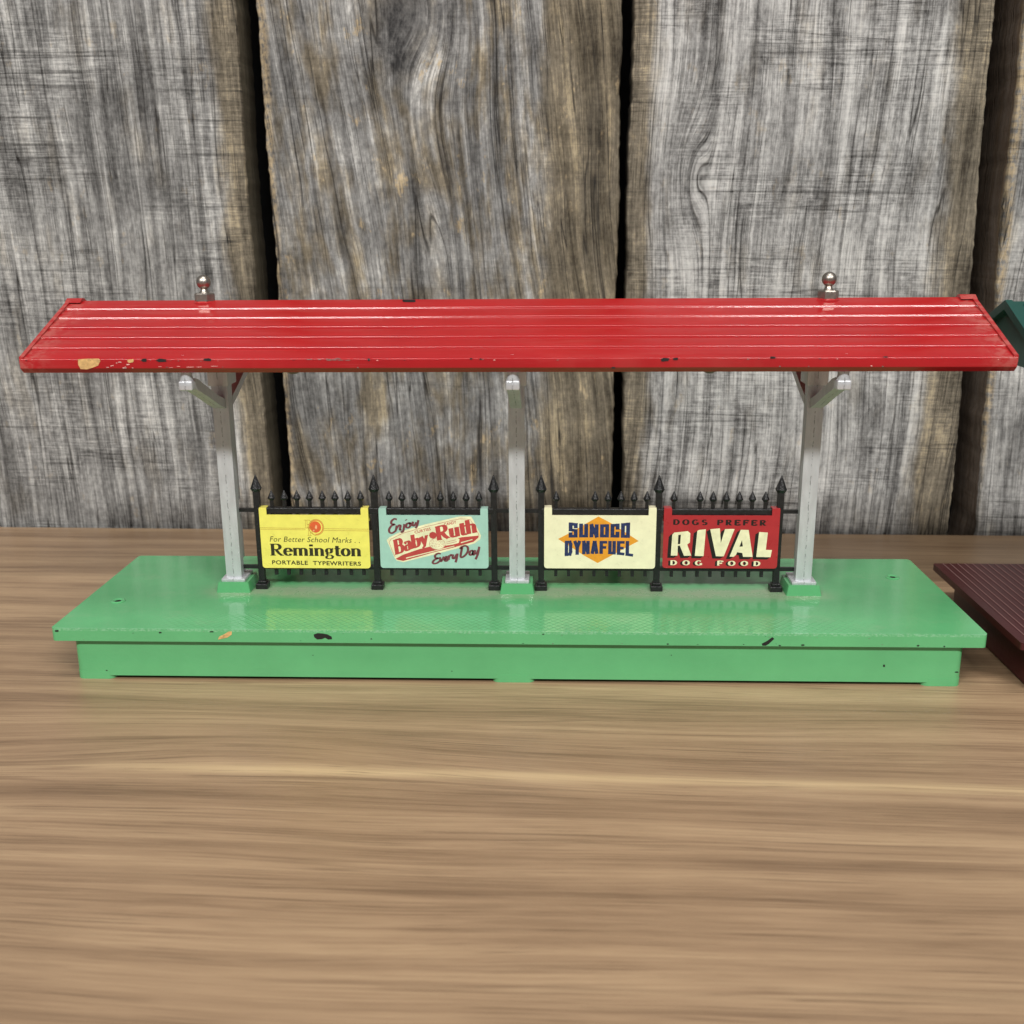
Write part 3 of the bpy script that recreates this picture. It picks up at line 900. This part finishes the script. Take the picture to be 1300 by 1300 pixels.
# pale green sign
sg = sign_plate(-48.6, -9.7, 28.4, 50.5, 48.15, 2.7, tin("mint_tin", (0.37, 0.60, 0.51)), 'pale green tin sign with a red and cream candy bar')
Q = mapper(40, 1262, 40, 710, -48.6, -9.7, 50.5, 28.4)
pr = Print(INK)
pr.poly([Q(*p) for p in ((118, 392), (150, 362), (290, 292), (560, 212), (860, 142), (950, 122), (1075, 124), (1100, 165), (1182, 338), (1172, 376), (1110, 424), (900, 486), (640, 556), (300, 642), (225, 626), (205, 600))])
pr.done("candy_bar", ink_cream, sg)
pr = Print(INK - .006)
pr.poly([Q(*p) for p in ((212, 604), (300, 556), (480, 494), (760, 424), (960, 356), (1158, 336), (1150, 362), (1096, 408), (880, 470), (640, 530), (300, 628), (236, 616))])
pr.ribbon([Q(*p) for p in ((208, 580), (180, 520), (145, 415), (170, 380), (300, 315), (560, 240), (860, 168), (950, 150), (1060, 155), (1100, 215), (1160, 332))], .07, .07)
pr.done("candy_bar_red", ink_red, sg)
pr = Print(INK - .014)
pr.poly([Q(*p) for p in arc(688, 432, 92, 66, 0, 350, 24)])
pr.poly([Q(*p) for p in ((770, 400), (850, 372), (910, 360), (940, 380), (930, 420), (860, 440), (780, 452))])
pr.poly([Q(*p) for p in ((330, 590), (600, 522), (880, 452), (880, 460), (600, 532), (330, 602))])
pr.poly([Q(*p) for p in ((955, 412), (1085, 376), (1085, 386), (955, 424))])
pr.done("candy_bar_seal", ink_cream, sg)
pr = Print(INK - .022)
rr = random.Random(4)
for j in range(5):
    for i in range(9):
        xx = 615 + i * 17 + rr.uniform(-4, 4); yy = 396 + j * 18 - i * 1.5
        if ((xx - 688) / 84) ** 2 + ((yy - 432) / 58) ** 2 < 1:
            pr.ribbon([Q(xx, yy), Q(xx + rr.uniform(5, 11), yy + rr.uniform(-8, 8))], .06, .06)
pr.ribbon([Q(*p) for p in arc(688, 432, 88, 62, 0, 360, 26)], .05, .05)
pr.ribbon([Q(790, 412), Q(900, 384)], .06, .06); pr.ribbon([Q(790, 432), Q(910, 404)], .06, .06)
pr.poly([Q(*p) for p in arc(642, 335, 44, 40, 0, 350, 8)])
pr.done("seal_print", ink_red, sg)
pr = Print(INK - .03)
pr.ribbon([Q(*p) for p in ((665, 312), (632, 318), (632, 336), (660, 340), (654, 358), (624, 362))], .1, .1)
pr.done("seal_print", ink_cream, sg)
pr = Print(INK - .014)
def bt(ax, ay, bx, by, h0, h1):
    a = Vector(Q(ax, ay)); b = Vector(Q(bx, by)); d = b - a
    return lambda u, v: tuple(a + d * u + Vector((-.12, .99)) * (v * (h0 + (h1 - h0) * u)))
write(pr, "Baby", bt(205, 562, 590, 424, 5.6, 4.6), .155, .055, -.05)
write(pr, "Ruth", bt(680, 396, 1135, 300, 5.2, 5.2), .155, .055, -.05)
pr.done("lettering", ink_red, sg)
sans("CURTISS", Q(440, 318), Q(622, 276), 1.0, ink_red, sg, INK - .02, "lettering", .02)
sans("CANDY", Q(775, 228), Q(910, 200), 1.0, ink_red, sg, INK - .02, "lettering", .02)
# brush script
def script(words):
    p = Print(INK - .034)
    for pts in words:
        # smooth with Catmull-Rom
        q = []
        P = [pts[0]] + list(pts) + [pts[-1]]
        for i in range(1, len(P) - 2):
            for k in range(6):
                t = k / 6
                q.append(tuple(.5 * ((2 * P[i][c]) + (-P[i - 1][c] + P[i + 1][c]) * t + (2 * P[i - 1][c] - 5 * P[i][c] + 4 * P[i + 1][c] - P[i + 2][c]) * t * t + (-P[i - 1][c] + 3 * P[i][c] - 3 * P[i + 1][c] + P[i + 2][c]) * t ** 3) for c in (0, 1)))
        q.append(pts[-1])
        p.ribbon([Q(*a) for a in q], .42, .30)
    return p
script([((242, 160), (215, 152), (182, 178), (182, 208), (215, 214), (178, 232), (152, 272), (158, 305), (190, 310), (232, 280)),
        ((240, 226), (228, 280),), ((232, 262), (262, 226), (282, 230), (272, 272), (292, 272)),
        ((326, 210), (312, 280), (296, 300), (282, 292)), ((344, 160), (348, 168)),
        ((384, 196), (352, 210), (346, 244), (370, 250), (392, 226), (384, 198), (410, 205)),
        ((424, 182), (416, 222), (436, 226), (462, 190)), ((484, 165), (466, 230), (448, 256))]).done("lettering", ink_maroon, sg)
script([((725, 545), (695, 540), (662, 562), (664, 590), (695, 594), (655, 612), (632, 640), (642, 656), (680, 650), (712, 626)),
        ((714, 582), (724, 632), (760, 576)), ((766, 610), (794, 596), (790, 576), (768, 592), (768, 622), (790, 624), (812, 600)),
        ((818, 562), (812, 612)), ((815, 582), (838, 556), (852, 566)),
        ((864, 550), (858, 592), (880, 592), (902, 552)), ((914, 540), (902, 600), (890, 642)),
        ((968, 470), (948, 575), (985, 572), (1028, 520), (1030, 470), (1000, 452), (955, 470), (948, 492)),
        ((1090, 505), (1062, 512), (1048, 545), (1066, 556), (1090, 530), (1094, 505), (1088, 552), (1106, 548)),
        ((1112, 500), (1106, 540), (1130, 536), (1148, 500)), ((1160, 462), (1142, 545), (1116, 606))]).done("lettering", ink_maroon, sg)

# cream sign
sg = sign_plate(10.2, 49.7, 28.6, 51.0, 48.3, 2.75, tin("cream_tin", (0.88, 0.84, 0.57)), 'cream tin sign with an orange diamond and navy fuel lettering')
Q = mapper(48, 1205, 35, 668, 10.2, 49.7, 51.0, 28.6)
pr = Print(INK)
pr.poly([Q(*p) for p in ((608, 122), (742, 192), (880, 280), (1028, 376), (880, 455), (740, 535), (606, 610), (470, 535), (340, 450), (192, 358), (340, 280), (490, 190))])
pr.done("diamond", ink_gold, sg)
BL = {'S': [((1, .8), (1, 1), (0, 1), (0, .52), (1, .48), (1, 0), (0, 0), (0, .2))], 'U': [((0, 1), (0, 0), (1, 0), (1, 1))], 'N': [((0, 0), (0, 1)), ((0, 1), (1, 0)), ((1, 0), (1, 1))],
      'O': [((0, 0), (0, 1), (1, 1), (1, 0), (0, 0))], 'C': [((1, .72), (1, 1), (0, 1), (0, 0), (1, 0), (1, .28))], 'D': [((0, 0), (0, 1), (.8, 1), (1, .82), (1, .18), (.8, 0), (0, 0))],
      'Y': [((0, 1), (.5, .5), (.5, 0)), ((1, 1), (.5, .5))], 'A': [((0, 0), (.42, 1), (.58, 1), (1, 0)), ((.2, .3), (.8, .3))], 'F': [((0, 0), (0, 1), (1, 1)), ((0, .5), (.8, .5))],
      'E': [((1, 1), (0, 1), (0, 0), (1, 0)), ((0, .5), (.8, .5))], 'L': [((0, 1), (0, 0), (1, 0))]}
def block_word(pr, text, xa, xb, top, bot, wx, wy, gap):
    n = len(text); cell = (xb - xa + gap) / n
    for k, ch in enumerate(text):
        x0 = xa + k * cell; x1 = x0 + cell - gap
        for st in BL[ch]:
            # mitred outline in zoom units
            pts = [(x0 + wx / 2 + p[0] * (x1 - x0 - wx), p[1]) for p in st]
            for p0, p1 in zip(pts, pts[1:]):
                q = []
                def yy(p): 
                    t, b = top(p[0]), bot(p[0]); return b + (t - b) * p[1] + (wy / 2 if p[1] < .5 else -wy / 2) * (1 if p[1] in (0, 1) else abs(p[1] - .5) * 2) * -1
                a = Vector((p0[0], yy(p0))); b = Vector((p1[0], yy(p1))); d = (b - a)
                if d.length < 1e-6: continue
                d.normalize(); nn = Vector((-d.y, d.x)); h = math.sqrt((wx / 2 * d.y) ** 2 + (wy / 2 * d.x) ** 2)
                ext = d * (math.sqrt((wx / 2 * d.x) ** 2 + (wy / 2 * d.y) ** 2))
                pr.poly([Q(*(a - ext + nn * h)), Q(*(b + ext + nn * h)), Q(*(b + ext - nn * h)), Q(*(a - ext - nn * h))])
pr = Print(INK - .008)
bow = lambda x: ((x - 615) / 330) ** 2
block_word(pr, "SUNOCO", 302, 936, lambda x: 203 - 22 * bow(x), lambda x: 340 + 4 * bow(x), 40, 30, 15)
block_word(pr, "DYNAFUEL", 262, 974, lambda x: 376, lambda x: 512 + 24 * bow(x), 36, 28, 11)
pr.done("lettering", ink_blue, sg)

# dark red sign
sg = sign_plate(52.3, 92.8, 28.9, 50.9, 48.4, 2.8, tin("red_tin", (0.42, 0.026, 0.032)), 'dark red tin sign advertising dog food in cream letters')
Q = mapper(15, 1190, 50, 660, 52.3, 92.8, 50.9, 28.9)
pr = Print(INK)
write(pr, "DOGS PREFER", rect_tf(Q(108, 214), Q(1075, 220))(1.95), .16, .08, .30, 1.0)
pr.done("lettering", ink_black, sg)
LET = [  # cream faces of the big word
    [((98, 530), (106, 315), (125, 294), (262, 278), (290, 300), (288, 395), (262, 415), (308, 530), (234, 532), (186, 425), (166, 430), (166, 530))],
    [((344, 532), (360, 275), (376, 266), (446, 258), (434, 534))],
    [((560, 534), (490, 258), (588, 248), (604, 400), (640, 256), (738, 254), (640, 536))],
    [((700, 538), (800, 262), (880, 264), (936, 540), (838, 540), (828, 500), (775, 492), (764, 520), (742, 540))],
    [((972, 540), (988, 284), (1076, 290), (1066, 466), (1128, 468), (1118, 542))]]
HOLES = [((166, 412), (168, 318), (194, 314), (190, 410)), ((796, 436), (818, 368), (830, 432))]
pr = Print(INK)
for L in LET:
    for pts in L:
        n = len(pts); dx, dy = -36, 24
        pr.poly([Q(a + dx, b + dy) for a, b in pts])
        for i in range(n):
            (a, b), (c, d) = pts[i], pts[(i + 1) % n]
            pr.poly([Q(a, b), Q(c, d), Q(c + dx, d + dy), Q(a + dx, b + dy)])
pr.done("letter_shadow", ink_black, sg)
pr = Print(INK - .05)
for L in LET:
    for pts in L: pr.poly([Q(a, b) for a, b in pts])
pr.done("lettering", ink_cream, sg)
for h in HOLES:
    pr = Print(INK - .058); pr.poly([Q(a, b) for a, b in h]); pr.done("letter_counter", ink_black, sg)
for off, mt, yy in ((-22, ink_black, INK), (0, ink_cream, INK - .02)):
    pr = Print(yy)
    write(pr, "DOG FOOD", rect_tf(Q(92 + off, 628 - off * .25), Q(1072 + off, 634 - off * .25))(1.8), .14, .07, .62, 1.2)
    pr.done("lettering", mt, sg)

# ------------------------------------------------------------------ the neighbouring platform, only its near end in view
p2 = thing("station_platform", 'toy platform with ribbed maroon base and dark green roof', 'toy platform')
p2.location = (0.160, -0.0056, 0)
bm = bmesh.new()
prism(bm, rounded_rect(0, 280, -40, 40, .8, 3), 'z', 17.6, 20.0)
bevel_all(bm, .3, 2, 50)
b2 = finish("base", bm, maroon, p2, True)
b2['label'] = 'maroon ribbed base'
rib = bmesh.new(); box(rib, -.16, .16, -39.6, 39.6, 19.9, 20.18)
tmp = finish("rib", rib, maroon_rib); rib_me = tmp.data; bpy.data.objects.remove(tmp)
for k in range(98): child_of(rib_me, "rib", b2, 3.6 + k * 2.8)
bm = bmesh.new()
prism(bm, rounded_rect(6.8, 273.2, -35, 35, 1.5, 4), 'z', TB + .8, 17.7)
finish("skirt", bm, maroon, b2, True)
for fx in (7.5, 262.5):
    for fy in (-33, 23):
        bm = bmesh.new(); box(bm, fx, fx + 10, fy, fy + 10, TB, TB + 1.2, .3); finish("foot", bm, maroon, b2, True)
for fx in (50, 140, 230):
    bm = bmesh.new(); box(bm, fx - 3, fx + 3, -4, 4, 19.9, 113, .5); finish("post", bm, silver, p2, True)
bm = bmesh.new()
RZ, EZ, HW = 122.4, 105.6, 36.0
body = [(0, RZ), (-HW, EZ), (-HW, EZ - 2.6), (HW, EZ - 2.6), (HW, EZ)]
prism(bm, body, 'x', 1.3, 280)
r2 = finish("roof", bm, dark_green, p2)
r2['label'] = 'dark green roof with closed gable end'
for sy in (-1, 1):
    bm = bmesh.new()
    tp = [(0, RZ + .5), (sy * (HW + .5), EZ + .4), (sy * (HW + .5), EZ - 2.0), (0, RZ - 2.6)]
    prism(bm, tp, 'x', -.6, 1.6); bevel_all(bm, .25, 2, 40)
    finish("gable_trim", bm, dark_green, r2, True)
    for k in range(9):
        t = (k + .6) / 9.0
        yy, zz = sy * HW * t, RZ - (RZ - EZ) * t
        bm = bmesh.new()
        prism(bm, [(yy - .3, zz - .4), (yy - .3, zz + .55), (yy + .3, zz + .45), (yy + .3, zz - .5)], 'x', 4.5, 279)
        finish("tile_course", bm, dark_green_rib, r2)
